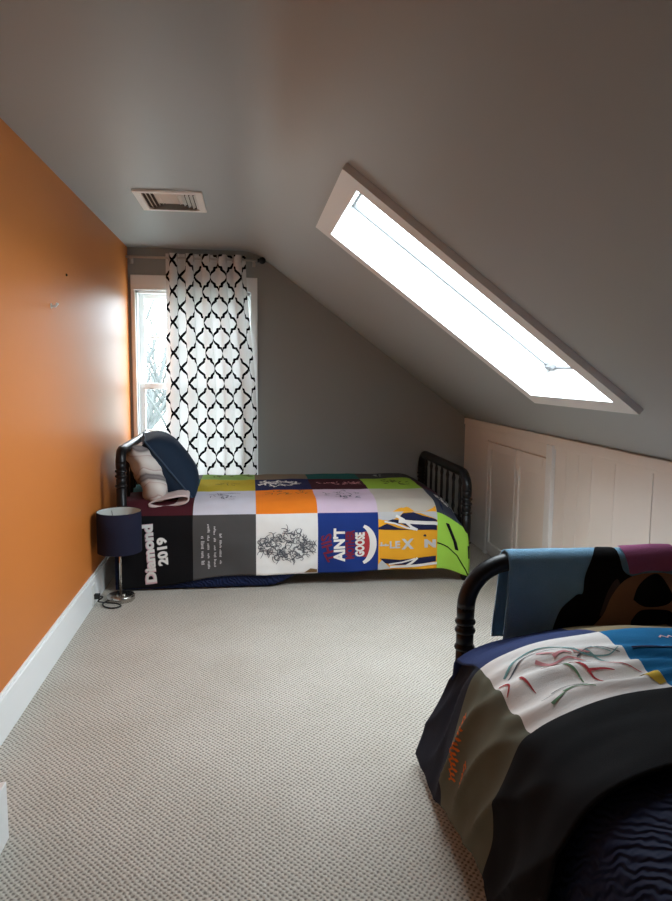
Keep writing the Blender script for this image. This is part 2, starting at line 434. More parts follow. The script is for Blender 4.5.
# hook and screw hole in the orange wall, outlet in the baseboard
HKY, HKZ = 3.221, 1.581
bm = bmesh.new(); tube(bm, [(LX, HKY, HKZ), (LX+.02, HKY, HKZ), (LX+.03, HKY, HKZ+.013)], .006, 10); lathe(bm, [(.012, 0), (.012, .003)], cap=True, n=14)
for v in bm.verts:
    if v.co.x > -.1 and v.co.x < .1: v.co = Vector((LX+v.co.z, HKY+v.co.x, HKZ+v.co.y))
tag(link('wall_hook', bm, M['whitep'], smooth=True), 'small white wall hook on the orange wall', 'hook')
bm = bmesh.new(); ball(bm, (LX+.001, 3.497, 1.754), .007, 6)
tag(link('wall_nail', bm, M['dark']), 'tiny dark nail head in the orange wall above the white hook', 'nail')

# ------------------------------------------------------------------ spool beds
def ring_profile(z0, z1, r, rings):
    pr = [(r*.92, z0)]
    for z in sorted(rings):
        pr += [(r*.97, z-.0145), (r*.84, z-.0125), (r*.84, z-.0105), (r*1.10, z-.006), (r*1.17, z), (r*1.10, z+.006), (r*.84, z+.0105), (r*.84, z+.0125), (r*.97, z+.0145)]
    pr.append((r, z1)); return pr
def end_board(root, x, W, H, name, R, r=.030, n_sp=8, rail_z=.36):
    """spool-turned posts and a bowed top rail in one piece, with spindles and a lower rail"""
    q = bmesh.new(); zt = H-r
    path = []
    for i in range(13):
        a = PI/2*i/12; path.append((x, R-R*math.cos(a), zt-R+R*math.sin(a)))
    path += [(x, y, zt) for y in (W*.35, W*.5, W*.65)]
    for i in range(13):
        a = PI/2*(1-i/12); path.append((x, W-R+R*math.cos(a), zt-R+R*math.sin(a)))
    tube(q, path, r, 16)
    fr = link(name, q, M['black'], root, True)
    top = zt-R
    for y in (0, W):
        q = bmesh.new()
        pr = [(.018, 0), (.024, .02), (.027, .06), (.020, .10), (.028, .14)] + ring_profile(.16, top+.004, r, [.24, top-.135, top-.076, top-.046])
        lathe(q, pr, x, y, 20); link('post', q, M['black'], fr, True)
    q = bmesh.new(); tube(q, [(x, .02, rail_z), (x, W-.02, rail_z)], .019, 14); link('lower_rail', q, M['black'], fr, True)
    for k in range(n_sp):
        y = W*(k+1)/(n_sp+1)
        zz = zt - (R-math.sqrt(max(0, R*R-(R-min(y, W-y))**2)) if min(y, W-y) < R else 0)
        q = bmesh.new(); Hs = zz-rail_z
        pr = [(.009, rail_z), (.011, rail_z+.08*Hs), (.008, rail_z+.12*Hs), (.013, rail_z+.2*Hs), (.009, rail_z+.28*Hs), (.011, rail_z+.5*Hs), (.009, rail_z+.72*Hs), (.013, rail_z+.8*Hs), (.008, rail_z+.88*Hs), (.009, zz)]
        lathe(q, pr, x, y, 12); link('spindle', q, M['black'], fr, True)
    return fr
def make_bed(loc, rz, L, W, label, mz, RH, RF, NF):
    r = empty('spool_bed', loc, rz, label=label, cat='bed')
    end_board(r, 0, W, .86, 'headboard', RH, n_sp=9)
    end_board(r, L, W, .705, 'footboard', RF, n_sp=NF)
    for y in (.0, W):
        q = bmesh.new(); s = 1 if y == 0 else -1
        box(q, .02, L-.02, y-.012, y+.012, .20, .30); bevel(link('side_rail', q, M['black'], r), .004)
    q = bmesh.new(); box(q, .04, L-.12, .04, W-.06, .27, mz); o = link('mattress', q, M['ticking'], r); bevel(o, .05, 4)
    return r
W1, L1 = 1.13, 2.095
bed1 = make_bed((-.745, 4.06, 0), 0, L1, W1, 'black spool bed along the far wall under the window', .485, .07, .11, 7)
W2, L2 = .945, 2.11
bed2 = make_bed((1.662, .02, 0), PI/2, L2, W2, 'black spool bed in the right foreground beside the knee wall', .44, .15, .155, 5)

# ------------------------------------------------------------------ cloth
def interp(tab, s):
    if s <= tab[0][0]: i = 0
    elif s >= tab[-1][0]: i = len(tab)-2
    else:
        i = 0
        while s > tab[i+1][0]: i += 1
    a, c = tab[i], tab[i+1]; t = (s-a[0])/(c[0]-a[0])
    return [a[k]+(c[k]-a[k])*t for k in range(1, len(a))]
def arc_table(pts, n=8):
    """smooth (Catmull-Rom) polyline through pts, tabulated by arc length"""
    P = [Vector(p) for p in pts]; out = []
    for i in range(len(P)-1):
        p0, p1, p2, p3 = P[max(i-1, 0)], P[i], P[i+1], P[min(i+2, len(P)-1)]
        for k in range(n):
            t = k/n
            out.append(.5*((2*p1)+(p2-p0)*t+(2*p0-5*p1+4*p2-p3)*t*t+(3*p1-p0-3*p2+p3)*t**3))
    out.append(P[-1]); s = 0; tab = [(0,)+tuple(out[0])]
    for a, c in zip(out, out[1:]):
        s += (c-a).length; tab.append((s,)+tuple(c))
    return tab
def sstep(a, b2, x):
    t = min(1, max(0, (x-a)/(b2-a))); return t*t*(3-2*t)
def nz(x, y, z=0): return noise.noise(Vector((x, y, z)))

def grid(name, f, us, vs, mats, pick=None, parent=None, thick=.0):
    bm = bmesh.new(); uvl = bm.loops.layers.uv.new('UVMap')
    V = [[bm.verts.new(f(u, v)) for v in vs] for u in us]
    for i in range(len(us)-1):
        for j in range(len(vs)-1):
            fc = bm.faces.new((V[i][j], V[i+1][j], V[i+1][j+1], V[i][j+1])); fc.smooth = True
            if pick: fc.material_index = pick((us[i]+us[i+1])/2, (vs[j]+vs[j+1])/2)
            for lp, (a, c) in zip(fc.loops, ((i, j), (i+1, j), (i+1, j+1), (i, j+1))): lp[uvl].uv = (us[a], vs[c])
    o = link(name, bm, mats, parent)
    if thick:
        md = o.modifiers.new('solid', 'SOLIDIFY'); md.thickness = thick; md.offset = -1
    return o
def frange(a, c, st):
    n = max(1, round((c-a)/st)); return [a+(c-a)*i/n for i in range(n+1)]

class Cloth:
    def __init__(s, f, flip=1): s.f, s.flip = f, flip
    def on(s, u, v, off):
        e = .004; p = s.f(u, v)
        n = (s.f(u+e, v)-s.f(u-e, v)).cross(s.f(u, v+e)-s.f(u, v-e))
        n = n.normalized()*s.flip if n.length > 1e-9 else Vector((0, 0, 1))
        return p+n*off
def decal(name, cloth, polys, m, parent, off=.003, step=.012):
    """flat print: polygons in cloth coordinates laid on the cloth surface"""
    bm = bmesh.new()
    for P in polys:
        if isinstance(P, bpy.types.Mesh): bm.from_mesh(P)
        else:
            try: bm.faces.new([bm.verts.new((x, y, 0)) for x, y in P])
            except ValueError: pass
    bmesh.ops.triangulate(bm, faces=bm.faces[:])
    for _ in range(5):
        L = [e for e in bm.edges if e.calc_length() > step]
        if not L: break
        bmesh.ops.subdivide_edges(bm, edges=L, cuts=1)
        bmesh.ops.triangulate(bm, faces=[f for f in bm.faces if len(f.verts) > 3])
    for v in bm.verts: v.co = cloth.on(v.co.x, v.co.y, off)
    return link(name, bm, m, parent, True)
def ribbon(pts, w0, w1=None):
    w1 = w0 if w1 is None else w1; P = [Vector(p) for p in pts]; Lf, Rt = [], []
    for i, p in enumerate(P):
        d = (P[min(i+1, len(P)-1)]-P[max(i-1, 0)]); d = d.normalized() if d.length else Vector((1, 0))
        n = Vector((-d.y, d.x)); w = (w0+(w1-w0)*i/(len(P)-1))/2
        Lf.append(p+n*w); Rt.append(p-n*w)
    return [[tuple(Lf[i]), tuple(Lf[i+1]), tuple(Rt[i+1]), tuple(Rt[i])] for i in range(len(P)-1)]
def text_mesh(body, size, at, ang=0, bold=0.0, sx=1.0, shear=0.0, bend=0.0):
    cu = bpy.data.curves.new('t', 'FONT'); cu.body = body; cu.size = size; cu.offset = bold; cu.align_x = 'CENTER'; cu.align_y = 'CENTER'
    cu.resolution_u = 3; cu.shear = shear
    o = bpy.data.objects.new('t', cu); C.objects.link(o)
    dg = bpy.context.evaluated_depsgraph_get(); me = bpy.data.meshes.new_from_object(o.evaluated_get(dg))
    bpy.data.objects.remove(o); bpy.data.curves.remove(cu)
    c, s = math.cos(ang), math.sin(ang)
    for v in me.vertices:
        x, y = v.co.x*sx, v.co.y
        y += bend*x*x
        v.co = Vector((at[0]+c*x-s*y, at[1]+s*x+c*y, 0))
    return me
def patch(name, rgb, **k): return fabric(name, rgb, **k)

P = .372
# ---- bed by the window -------------------------------------------------
U0 = -.334-P
sec = arc_table([(4.006, .082), (4.008, .20), (4.014, .36), (4.040, .445), (4.10, .500), (4.20, .520), (4.45, .536), (4.75, .545), (5.00, .542), (5.08, .525), (5.115, .47), (5.12, .36)])
def quilt_a(u, v):
    y, z = interp(sec, v); x = u
    front = 1-sstep(.36, .46, v)
    if v < .36: z += (-.062*sstep(-.15, -.62, u) + .012*sstep(.4, .9, u))*(1-v/.36)
    if u > 1.12:                                        # foot end: tucked inside the footboard, wrapped round the post in front
        d = u-1.12
        k = sstep(0, .34, d)
        z -= .115*k*sstep(.40, .85, v)+.155*k*(1-sstep(.40, .85, v))*sstep(-.1, .36, v)
        xin = 1.12+min(d, .19)*.90+max(0, d-.19)*.05
        xout = 1.12 + (d if d < .235 else .235+.03*math.sin(min(1, (d-.235)/.1)*PI/2))
        x = xout*front+xin*(1-front)
        y += max(0, d-.235)*.75*front + .03*(1-front)*(1-sstep(.46, .6, v))*k
        z -= .05*front*sstep(.05, .3, d)*(1-v/.36) if v < .36 else 0
    w = nz(u*5.1, v*7.3, 1.7)*.007 + nz(u*13, v*11, 4.1)*.003
    if v < .40: y -= w + .009*math.sin((u*.8+v*.9)*17+nz(u*3, v*3)*2)*(1-v/.42)*.8
    else: z += w
    return Vector((x, y, z))
qa = Cloth(quilt_a)
colsA = [  # rows from the front hem to the wall, six columns each
 [(20, 19, 21), (78, 77, 77), (234, 233, 230), (34, 58, 128), (240, 172, 48), (166, 218, 84)],
 [(74, 30, 38), (206, 206, 218), (240, 132, 40), (214, 192, 212), (200, 192, 180), (66, 70, 84)],
 [(28, 92, 92), (196, 174, 52), (38, 42, 84), (66, 32, 40), (158, 196, 72), (72, 40, 52)],
 [(120, 120, 120), (150, 188, 104), (128, 116, 100), (34, 98, 96), (70, 72, 74), (60, 62, 66)]]
matsA = [patch('patch_fabric_%d_%d' % (r, c), colsA[r][c]) for r in range(4) for c in range(6)]
def pickA(u, v):
    c = min(5, max(0, int((u-U0)//P))); r = min(3, max(0, int(v//P))); return r*6+c
VR = P
usA = sorted(set([round(U0+P*k, 5) for k in range(6)] + [round(x, 5) for x in frange(U0-.06, U0, .0124)] + [round(x, 5) for k in range(6) for x in frange(U0+P*k, U0+P*(k+1) if k < 5 else U0+P*5+.335, .0124)]))
vsA = sorted(set(round(x, 5) for k in range(4) for x in frange(P*k, P*(k+1) if k < 3 else sec[-1][0]-.05, .0124)))
quiltA = grid('patchwork_quilt', quilt_a, usA, vsA, matsA, pickA, thick=.006)
tag(quiltA, 'bright patchwork t-shirt quilt with the words Diamond 2019, on the bed under the window', 'quilt')
ink = {k: mat('print_'+k, c, .8, spec=.2) for k, c in dict(white=(235, 232, 228), pink=(226, 190, 196), red=(176, 56, 62), dred=(118, 40, 66), black=(22, 22, 28), grey=(96, 98, 104),
       slate=(74, 80, 104), lgrey=(196, 196, 196), orange=(206, 104, 36), navy=(30, 34, 70), yellow=(212, 178, 60), gold=(240, 172, 48), green=(104, 140, 108), teal=(116, 160, 160), rose=(216, 150, 154), olive=(96, 112, 44), brown=(120, 92, 60)).items()}
def cu(c, f): return U0+P*(c+f)
def cv(r, f): return P*(r+f)
def pr(name, polys, ik, off=.003):
    o = decal(name, qa, polys, ink[ik], quiltA, off)
    if len(polys) > 12 and name != 'white_crescent': o['kind'] = 'stuff'
    return o
# Diamond 2019
pr('lettering_shadow', [text_mesh('Diamond', .082, (cu(0, .335)-.003, cv(0, .475)-.003), PI/2+.07, .0062, 1.0)], 'pink', .0028)
pr('lettering', [text_mesh('Diamond', .080, (cu(0, .335), cv(0, .475)), PI/2+.07, .0036, 1.0)], 'white', .0040)
pr('lettering', [text_mesh('2019', .072, (cu(0, .535), cv(0, .50)), PI/2+.07, .0038, 1.0)], 'white', .0040)
# small rows of print on the dark grey square
random.seed(21); pl = []
for k, (fx, y0, y1) in enumerate(((.13, .22, .66), (.23, .14, .86), (.33, .16, .84), (.42, .2, .70))):
    y = y0
    while y < y1:
        l = random.uniform(.05, .13)
        if k == 0 and .40 < y < .46: y = .50
        q = y
        while q < min(y+l, y1):
            h = random.uniform(.012, .024)*(1.5 if k == 0 else 1)
            x = fx+random.uniform(-.004, .004)
            pl.append([(cu(1, x), cv(0, q)), (cu(1, x+h*1.6), cv(0, q)), (cu(1, x+h*1.6), cv(0, q+.014)), (cu(1, x), cv(0, q+.014))]); q += .022
        y += l+random.uniform(.03, .06)
pr('print_rows', pl, 'lgrey')
# ink drawing on the white square
pl = []
for k in range(210):
    a, rr = random.uniform(0, 2*PI), math.sqrt(random.random())
    x, y = .50+.50*rr*math.cos(a), .47+.27*rr*math.sin(a)*(1-.45*abs(math.cos(a)))
    th = random.uniform(0, 2*PI); cur = random.uniform(-9, 9); pts = []
    for i in range(6):
        pts.append((cu(2, x), cv(0, y))); x += .024*math.cos(th); y += .024*math.sin(th); th += cur*.1
    if all(U0+P*2+.004 < q[0] < U0+P*3-.004 for q in pts): pl += ribbon(pts, .0052, .0026)
pr('ink_drawing', pl, 'grey')
pr('brown_patch_print', [[(cu(2, .78), cv(0, .02)), (cu(2, .99), cv(0, .02)), (cu(2, .99), cv(0, .07)), (cu(2, .88), cv(0, .09))]], 'brown')
# THIS AIN'T MOTHER GOOSE
def disc(cx, cy, rx, ry, n=28): return [(cx+rx*math.cos(2*PI*i/n), cy+ry*math.sin(2*PI*i/n)) for i in range(n)]
pr('red_disc', [disc(cu(3, .78), cv(0, .46), .058, .082)], 'red', .0025)
outer = [(cu(3, .70)+.100*math.sin(t), cv(0, .46)-.128*math.cos(t)) for t in [math.radians(14+152*i/20) for i in range(21)]]
inner = [(cu(3, .70)+.058*math.sin(t), cv(0, .46)-.112*math.cos(t)) for t in [math.radians(14+152*i/20) for i in range(21)]]
pr('white_crescent', [[outer[i], outer[i+1], inner[i+1], inner[i]] for i in range(20)], 'white', .0045)
pr('white_lettering', [text_mesh("AIN'T", .090, (cu(3, .36), cv(0, .47)), PI/2, .0042, .88)], 'white', .0050)
pr('white_lettering', [text_mesh('GOOSE', .074, (cu(3, .70), cv(0, .46)), PI/2, .0040, .62)], 'white', .0050)
pr('red_lettering', [text_mesh('THIS', .088, (cu(3, .165), cv(0, .42)), PI/2+.25, .0026, .95, bend=-2.0)], 'dred', .0035)
pr('red_band', [text_mesh('MOTHER', .070, (cu(3, .535), cv(0, .46)), PI/2, .0046, .62)], 'dred', .0035)
# gold square: dark swooshes with white edges and a line of letters
G = lambda *p: [(cu(4, x), cv(0, y)) for x, y in p]
for q in [G((0, .88), (.2, .84), (.36, .92), (.44, 1), (0, 1)), G((.55, .99), (.72, .97), (1, .86), (1, 1)), G((0, .10), (.06, .18), (.22, .02), (0, .0))]: pr('pale_band', [q], 'lgrey', .0022)
for q in [G((.36, .91), (.42, .97), (.60, .985), (.74, .93), (.99, .86), (.99, .83), (.62, .82), (.40, .86)), G((0, .74), (.14, .80), (.34, .72), (.56, .68), (.99, .68), (.99, .78), (.5, .79), (.30, .80), (.15, .84), (.24, .87), (.34, .86), (.5, .74), (.56, .68), (.1, .70), (0, .71)),
                   G((.03, .21), (.36, .175), (.98, .225), (.98, .13), (.70, .085), (.30, .085), (.12, .12))]: pr('dark_swoosh', [q], 'navy', .0030)
wl = []
for pts, w in ((((.10, .835), (.28, .80), (.48, .72), (.62, .685)), .010), (((.30, .93), (.42, .86), (.56, .73), (.66, .68)), .016), (((.34, .84), (.6, .81), (.8, .80), (1, .795)), .022),
               (((.18, .10), (.4, .13), (.62, .19)), .010), (((.46, .06), (.56, .12), (.66, .20)), .014), (((.2, .05), (.5, .06), (.75, .075), (1, .10)), .016)):
    pr('white_stripe', ribbon([(cu(4, x), cv(0, y)) for x, y in pts], w), 'white', .0042)
for q in ([text_mesh('LE', .060, (cu(4, .27), cv(0, .435)), 0, .0020, 1.15)], [text_mesh('X', .084, (cu(4, .49), cv(0, .435)), 0, .0040, 1.05)], [text_mesh('N', .064, (cu(4, .88), cv(0, .435)), 0, .0046, 1.5)], ribbon([(cu(4, .02), cv(0, .435)), (cu(4, .17), cv(0, .435))], .008),
          ribbon([(cu(4, .05), cv(0, .42)), (cu(4, .05), cv(0, .49))], .010), ribbon([(cu(4, .12), cv(0, .42)), (cu(4, .12), cv(0, .46))], .010)):
    pr('small_lettering', q, 'lgrey', .0042)
# lime square
Gl = lambda *p: [(cu(5, x), cv(0, y)) for x, y in p]
for q in ([Gl((.14, .86), (.20, .88), (.33, .62), (.36, .48), (.30, .46), (.27, .60))], [Gl((.52, .70), (.57, .70), (.58, .44), (.53, .42))],
   ribbon(Gl((0, .46), (.18, .44), (.34, .36), (.50, .12), (.54, .02)), .008)): pr('dark_mark', q, 'black')
# upper rows: faint prints
def scrib(c, r, x0, x1, y0, y1, n, w=.004, seed=1, l=.10):
    random.seed(seed); out = []
    for k in range(n):
        x, y = random.uniform(x0, x1), random.uniform(y0, y1); th = random.choice((0, PI/2))+random.uniform(-.5, .5); pts = []
        for i in range(5):
            pts.append((cu(c, x), cv(r, y))); x += l/4*math.cos(th); y += l/4*math.sin(th); th += random.uniform(-.7, .7)
        out += ribbon(pts, w)
    return out
pr('script_print', scrib(1, 1, .25, .60, .35, .75, 22, .004, 3)+ribbon([(cu(1, .22), cv(1, .72)), (cu(1, .75), cv(1, .76))], .005), 'slate')
pr('script_print', scrib(2, 1, .08, .55, .6, .85, 14, .005, 5)+scrib(2, 1, .68, .85, .66, .85, 6, .006, 6), 'brown')
pr('script_print', scrib(3, 1, .15, .75, .45, .85, 24, .004, 7), 'grey')
pr('script_print', scrib(3, 1, .42, .72, .35, .5, 8, .008, 8), 'slate')
for q in ([[(cu(4, .25), cv(1, .0)), (cu(4, .62), cv(1, .0)), (cu(4, .5), cv(1, .10)), (cu(4, .36), cv(1, .06))], [(cu(4, .80), cv(1, .0)), (cu(4, .99), cv(1, .0)), (cu(4, .99), cv(1, .09))]]): pr('gold_splash', [q], 'gold')
pr('white_print', scrib(2, 2, .18, .8, .3, .7, 34, .012, 9, .16)+scrib(2, 2, .08, .14, .3, .75, 6, .014, 10), 'white')
pr('light_print', scrib(3, 2, .1, .9, .4, .62, 60, .008, 11, .06), 'rose')
pr('leaf_print', scrib(4, 2, .3, .8, .3, .75, 26, .010, 12), 'olive')
pr('line_print', scrib(1, 2, .2, .7, .3, .55, 10, .006, 13), 'olive')
pr('leaf_print', scrib(1, 3, .2, .9, .2, .7, 26, .012, 14), 'olive')
pr('white_print', scrib(5, 1, .14, .46, .3, .80, 34, .014, 15, .07), 'white')
pr('white_print', scrib(4, 3, .3, .5, .2, .5, 6, .012, 16, .07), 'lgrey')

# navy bedspread below the quilt
secs = arc_table([(4.022, .012), (4.022, .12), (4.024, .34), (4.050, .43), (4.11, .485), (4.3, .503), (4.8, .518), (5.02, .515), (5.09, .45), (5.10, .3)])
def spread_a(u, v):
    y, z = interp(secs, v)
    lift = .20*sstep(.10, .55, u)*(1-sstep(.0, .42, v))
    z += lift*(1-v/.42) if v < .42 else 0
    if v < .4: y += nz(u*6, v*3, 8)*.006 + .0
    return Vector((u, y, z))
spreadA = grid('bedspread', spread_a, frange(-.785, 1.20, .03), frange(0, secs[-1][0], .02), M['quiltnavy'], thick=.004)
tag(spreadA, 'plain navy bedspread hanging to the carpet on the bed under the window', 'bedspread')

# pillows
def pillow(name, c, size, rot, m, label, wob=.0, seed=0, trim=None, sag=.0, parent=None):
    bm = bmesh.new(); a, bb, t = size; N = 26; rows = []
    def pt(i, j, s):
        x = -1+2*i/N; y = -1+2*j/N
        prof = (max(0, 1-abs(x)**3.2)*max(0, 1-abs(y)**3.2))**.55
        px, py = a*x*(1-.06*(1-abs(y))*0-.05*(1-y*y)*abs(x)**6), bb*y*(1-.05*(1-x*x)*abs(y)**6)
        d = Vector((px*3+seed, py*3, s*2))
        w = wob*(noise.noise(d*2.2)+.5*noise.noise(d*5))*(.25+prof)
        return Vector((px+wob*.4*noise.noise(d*3+Vector((9, 0, 0))), py, s*t*prof+w))
    top = [[bm.verts.new(pt(i, j, 1)) for j in range(N+1)] for i in range(N+1)]
    bot = [[top[i][j] if i in (0, N) or j in (0, N) else bm.verts.new(pt(i, j, -1)) for j in range(N+1)] for i in range(N+1)]
    for i in range(N):
        for j in range(N):
            bm.faces.new((top[i][j], top[i+1][j], top[i+1][j+1], top[i][j+1])); bm.faces.new((bot[i][j], bot[i][j+1], bot[i+1][j+1], bot[i+1][j]))
    o = link(name, bm, m, parent, True); o.location = c; o.rotation_euler = rot
    if label: tag(o, label, 'pillow')
    if trim:
        q = bmesh.new(); path = []
        for k in range(4*N):
            s, i = divmod(k, N)
            i, j = ((i, 0), (N, i), (N-i, N), (0, N-i))[s]; path.append(pt(i, j, 0))
        tube(q, path, .006, 8, closed=True); link('piping', q, trim, o, True)
    return o
# local x: along the bed width (Y), local y: up the pillow, local z: its thickness
def lean(tilt, yaw=0.0):
    ex = Vector((math.sin(yaw), math.cos(yaw), 0)); up = Vector((-math.sin(tilt)*math.cos(yaw), math.sin(tilt)*math.sin(yaw), math.cos(tilt)))
    n = ex.cross(up); return Matrix((ex, up, n)).transposed().to_euler()
pillow('pillow', (-.53, 4.50, .69), (.31, .235, .15), lean(.66, -.16), M['pillow'], 'plain dark navy pillow leaning at the head of the bed under the window', trim=M['pillowtrim'], wob=.006)

def sham_material():
    m = fabric('grey_marbled_sham', (186, 178, 172), .85)
    nt = m.node_tree; b = nt.nodes['Principled BSDF']
    tc = nt.nodes.new('ShaderNodeTexCoord'); w = nt.nodes.new('ShaderNodeTexWave'); w.inputs['Scale'].default_value = 2.2; w.inputs['Distortion'].default_value = 7; w.inputs['Detail'].default_value = 2
    w.bands_direction = 'DIAGONAL'
    nt.links.new(tc.outputs['Object'], w.inputs['Vector']); cr = nt.nodes.new('ShaderNodeValToRGB')
    e = cr.color_ramp.elements; e[0].position = .0; e[0].color = lin((134, 128, 128)); e[1].position = 1; e[1].color = lin((214, 208, 202))
    for p_, c_ in ((.06, (104, 98, 100)), (.2, (186, 180, 174)), (.46, (208, 202, 198)), (.54, (172, 150, 142)), (.62, (200, 190, 184))):
        k = e.new(p_); k.color = lin(c_)
    nt.links.new(w.outputs['Fac'], cr.inputs[0]); nt.links.new(cr.outputs[0], b.inputs['Base Color'])
    return m
M['sham'] = sham_material()
sham = pillow('pillow', (-.595, 4.45, .655), (.33, .22, .09), lean(.46), M['sham'], 'rumpled grey and white patterned pillow tucked behind the navy pillow', wob=.055, seed=5)

def mouth():
    q = bmesh.new(); rings = []
    for j in range(6):
        t = j/5; ring = []
        for k in range(28):
            a = 2*PI*k/28; r = 1-.25*t
            ring.append(q.verts.new((-.480+.115*r*math.cos(a)+.02*t, 4.085+.16*t+.012*math.sin(3*a), .520+.021*r*math.sin(a)*(1+.4*math.cos(a))+.016*math.cos(a)+.02*t)))
        rings.append(ring)
    for a, c in zip(rings, rings[1:]):
        for k in range(28): q.faces.new((a[k], a[(k+1) % 28], c[(k+1) % 28], c[k]))
    bpy.context.view_layer.update()
    q.transform(sham.matrix_world.inverted())
    o = link('pillowcase_hem', q, M['hem'], sham, True); md = o.modifiers.new('solid', 'SOLIDIFY'); md.thickness = .008
M['hem'] = fabric('pinkish_hem', (206, 190, 188))
mouth()

# ---- bed in the foreground ---------------------------------------------
prof = arc_table([(.545, 0), (.556, .13), (.582, .28), (.612, .385), (.655, .455), (.74, .502), (.88, .538), (1.05, .553), (1.3, .555), (1.55, .545), (1.66, .52)])
PL = prof[-1][0]
def s_at_x(x):
    for a, c in zip(prof, prof[1:]):
        if a[1] <= x <= c[1]: return a[0]+(c[0]-a[0])*(x-a[1])/(c[1]-a[1])
SEAM = s_at_x(.655)                                     # the seam that runs along the edge of the mattress
Y_A, Y_B = 1.80, 1.443                                  # seams across the bed
def quilt_b(u, v):
    """u: across the bed from the hem on the aisle side; v: position along the room"""
    x, z = interp(prof, u); y = v
    side = 1-sstep(SEAM-.12, SEAM+.03, u)
    bot = max(0, 1-u/SEAM); up = sstep(.05, SEAM, u)
    hem = .0+.10*sstep(2.05, 1.45, v)*sstep(1.36, 1.44, v)
    if u < SEAM: z += hem*bot
    if v > 1.78:                                        # foot end: falls towards the footboard and gathers behind the post
        d = v-1.78; k = sstep(0, .27, d)
        z -= .085*k*up*(1 if u >= SEAM else 0)
        if d > .27: z -= (d-.27)*.9*up*(1 if u >= SEAM else 0)
        y = v - max(0, d-.25)*.8*up - .03*k*side*bot
        if u < SEAM:
            t = u/SEAM; kk = sstep(0, .22, d)
            x += (.546+.150*t**1.15-x)*kk; z += (.025+.375*t-z)*kk
    if v < 1.42: x -= .012*side*sstep(1.42, 1.2, v)
    fold = 1-2*abs(math.sin((v*1.0+u*.60)*20+nz(v*2, u*2, 3)*2.0))**.7
    amp = .015*side*(.45+.6*bot)*(1-.75*sstep(.72, 1.0, bot))*(1-.6*sstep(1.85, 2.0, v))
    wr = nz(u*4, v*6, 2.2)*.010+nz(u*5, v*17, 5.5)*.006
    x -= amp*fold + side*wr*.8
    z += (1-side)*(wr + 0.011*math.sin(v*64+u*9+nz(u*5, v*4)*4)*sstep(1.80, 1.62, v)*sstep(1.42, 1.50, v)*sstep(1.0, .5, u-SEAM+.2))
    return Vector((x, y, z+.006))
qb = Cloth(quilt_b)
colsB = [[(24, 24, 27), (24, 25, 28), (24, 25, 28), (26, 26, 28)],
         [(98, 98, 84), (226, 223, 220), (28, 108, 158), (90, 90, 90)],
         [(36, 38, 50), (46, 58, 98), (132, 118, 92), (60, 62, 70)]]
matsB = [patch('square_fabric_%d_%d' % (r, c), colsB[r][c], bump=.2) for r in range(3) for c in range(4)]
UB = [0, SEAM, SEAM+P, SEAM+2*P]
VB = [1.165, Y_B, Y_A]
def pickB(u, v):
    c = 0
    while c < 3 and u > UB[c+1]: c += 1
    return (0 if v < Y_B else 1 if v < Y_A else 2)*4+c
usB = sorted(set(round(x, 5) for a, c in zip(UB, UB[1:]+[PL]) for x in frange(a, c, .0115)))
vsB = sorted(set(round(x, 5) for a, c in zip(VB, VB[1:]+[2.13]) for x in frange(a, c, .0115)))
quiltB = grid('patchwork_quilt', quilt_b, usB, vsB, matsB, pickB, thick=.006)
for p in quiltB.data.polygons: p.use_smooth = True
tag(quiltB, 'patchwork quilt with a painted white square and wide black squares, on the foreground bed', 'quilt')
def pb(name, polys, ik, off=.0016): return decal(name, qb, polys, ink[ik], quiltB, off)
def W_(x, y): return (SEAM+P*x, Y_B+(Y_A-Y_B)*y)        # white square, fractions
def strokes(spec):
    out = []
    for pts, w0, w1 in spec: out += ribbon([W_(*q) for q in pts], w0, w1)
    return out
def smooth(pts, n=6): 
    return [tuple(t[1:3]) for t in arc_table([(a, c, 0) for a, c in pts], n)]
for ik, w_, sets in (('teal', .8, ([(.10, .70), (.30, .86), (.50, .88), (.72, .76), (.90, .62)], [(.62, .82), (.72, .66), (.86, .60), (.97, .64)], [(.74, .70), (.80, .56), (.84, .52)])),
                     ('green', 1.0, ([(.50, .56), (.55, .45), (.56, .34)], [(.34, .20), (.44, .22), (.54, .14)], [(.22, .12), (.34, .18)])),
                     ('red', 1.0, ([(.56, .58), (.62, .46), (.64, .34), (.70, .26)], [(.60, .56), (.72, .50), (.84, .40), (.96, .30)], [(.62, .42), (.72, .38), (.78, .34)], [(.17, .56), (.20, .46), (.22, .38)], [(.02, .62), (.07, .54), (.02, .46)])),
                     ('rose', 1.2, ([(.36, .72), (.46, .66), (.60, .68), (.70, .60)], [(.44, .60), (.56, .62)], [(.40, .80), (.52, .74)], [(.50, .72), (.58, .74), (.64, .70)], [(.36, .62), (.48, .58), (.60, .62)], [(.66, .72), (.76, .66)])),
                     ('grey', .5, ([(.12, .66), (.30, .80), (.48, .83), (.68, .74)], [(.30, .30), (.50, .34), (.68, .24)], [(.66, .66), (.80, .70), (.96, .60)], [(.20, .24), (.40, .28)]))):
    for pts in sets: pb('brush_stroke', strokes([(smooth(pts), .0095*w_, .002)]), ik)
pb('yellow_flower', [[W_(*q) for q in ((.86, .20), (.93, .26), (.99, .20), (1.0, .08), (.94, .05), (.90, .10))]], 'yellow')
random.seed(5)
for q in (ribbon([(UB[2]+.02, 1.66), (UB[2]+.18, 1.64), (UB[2]+.34, 1.66)], .006, .02), ribbon([(UB[2]+.05, 1.52), (UB[2]+.3, 1.53)], .004)): pb('dark_streak', q, 'navy')
pb('pale_print', ribbon([(UB[2]+.14+.012*k, 1.72+.012*(k % 2)) for k in range(9)], .006), 'pink')
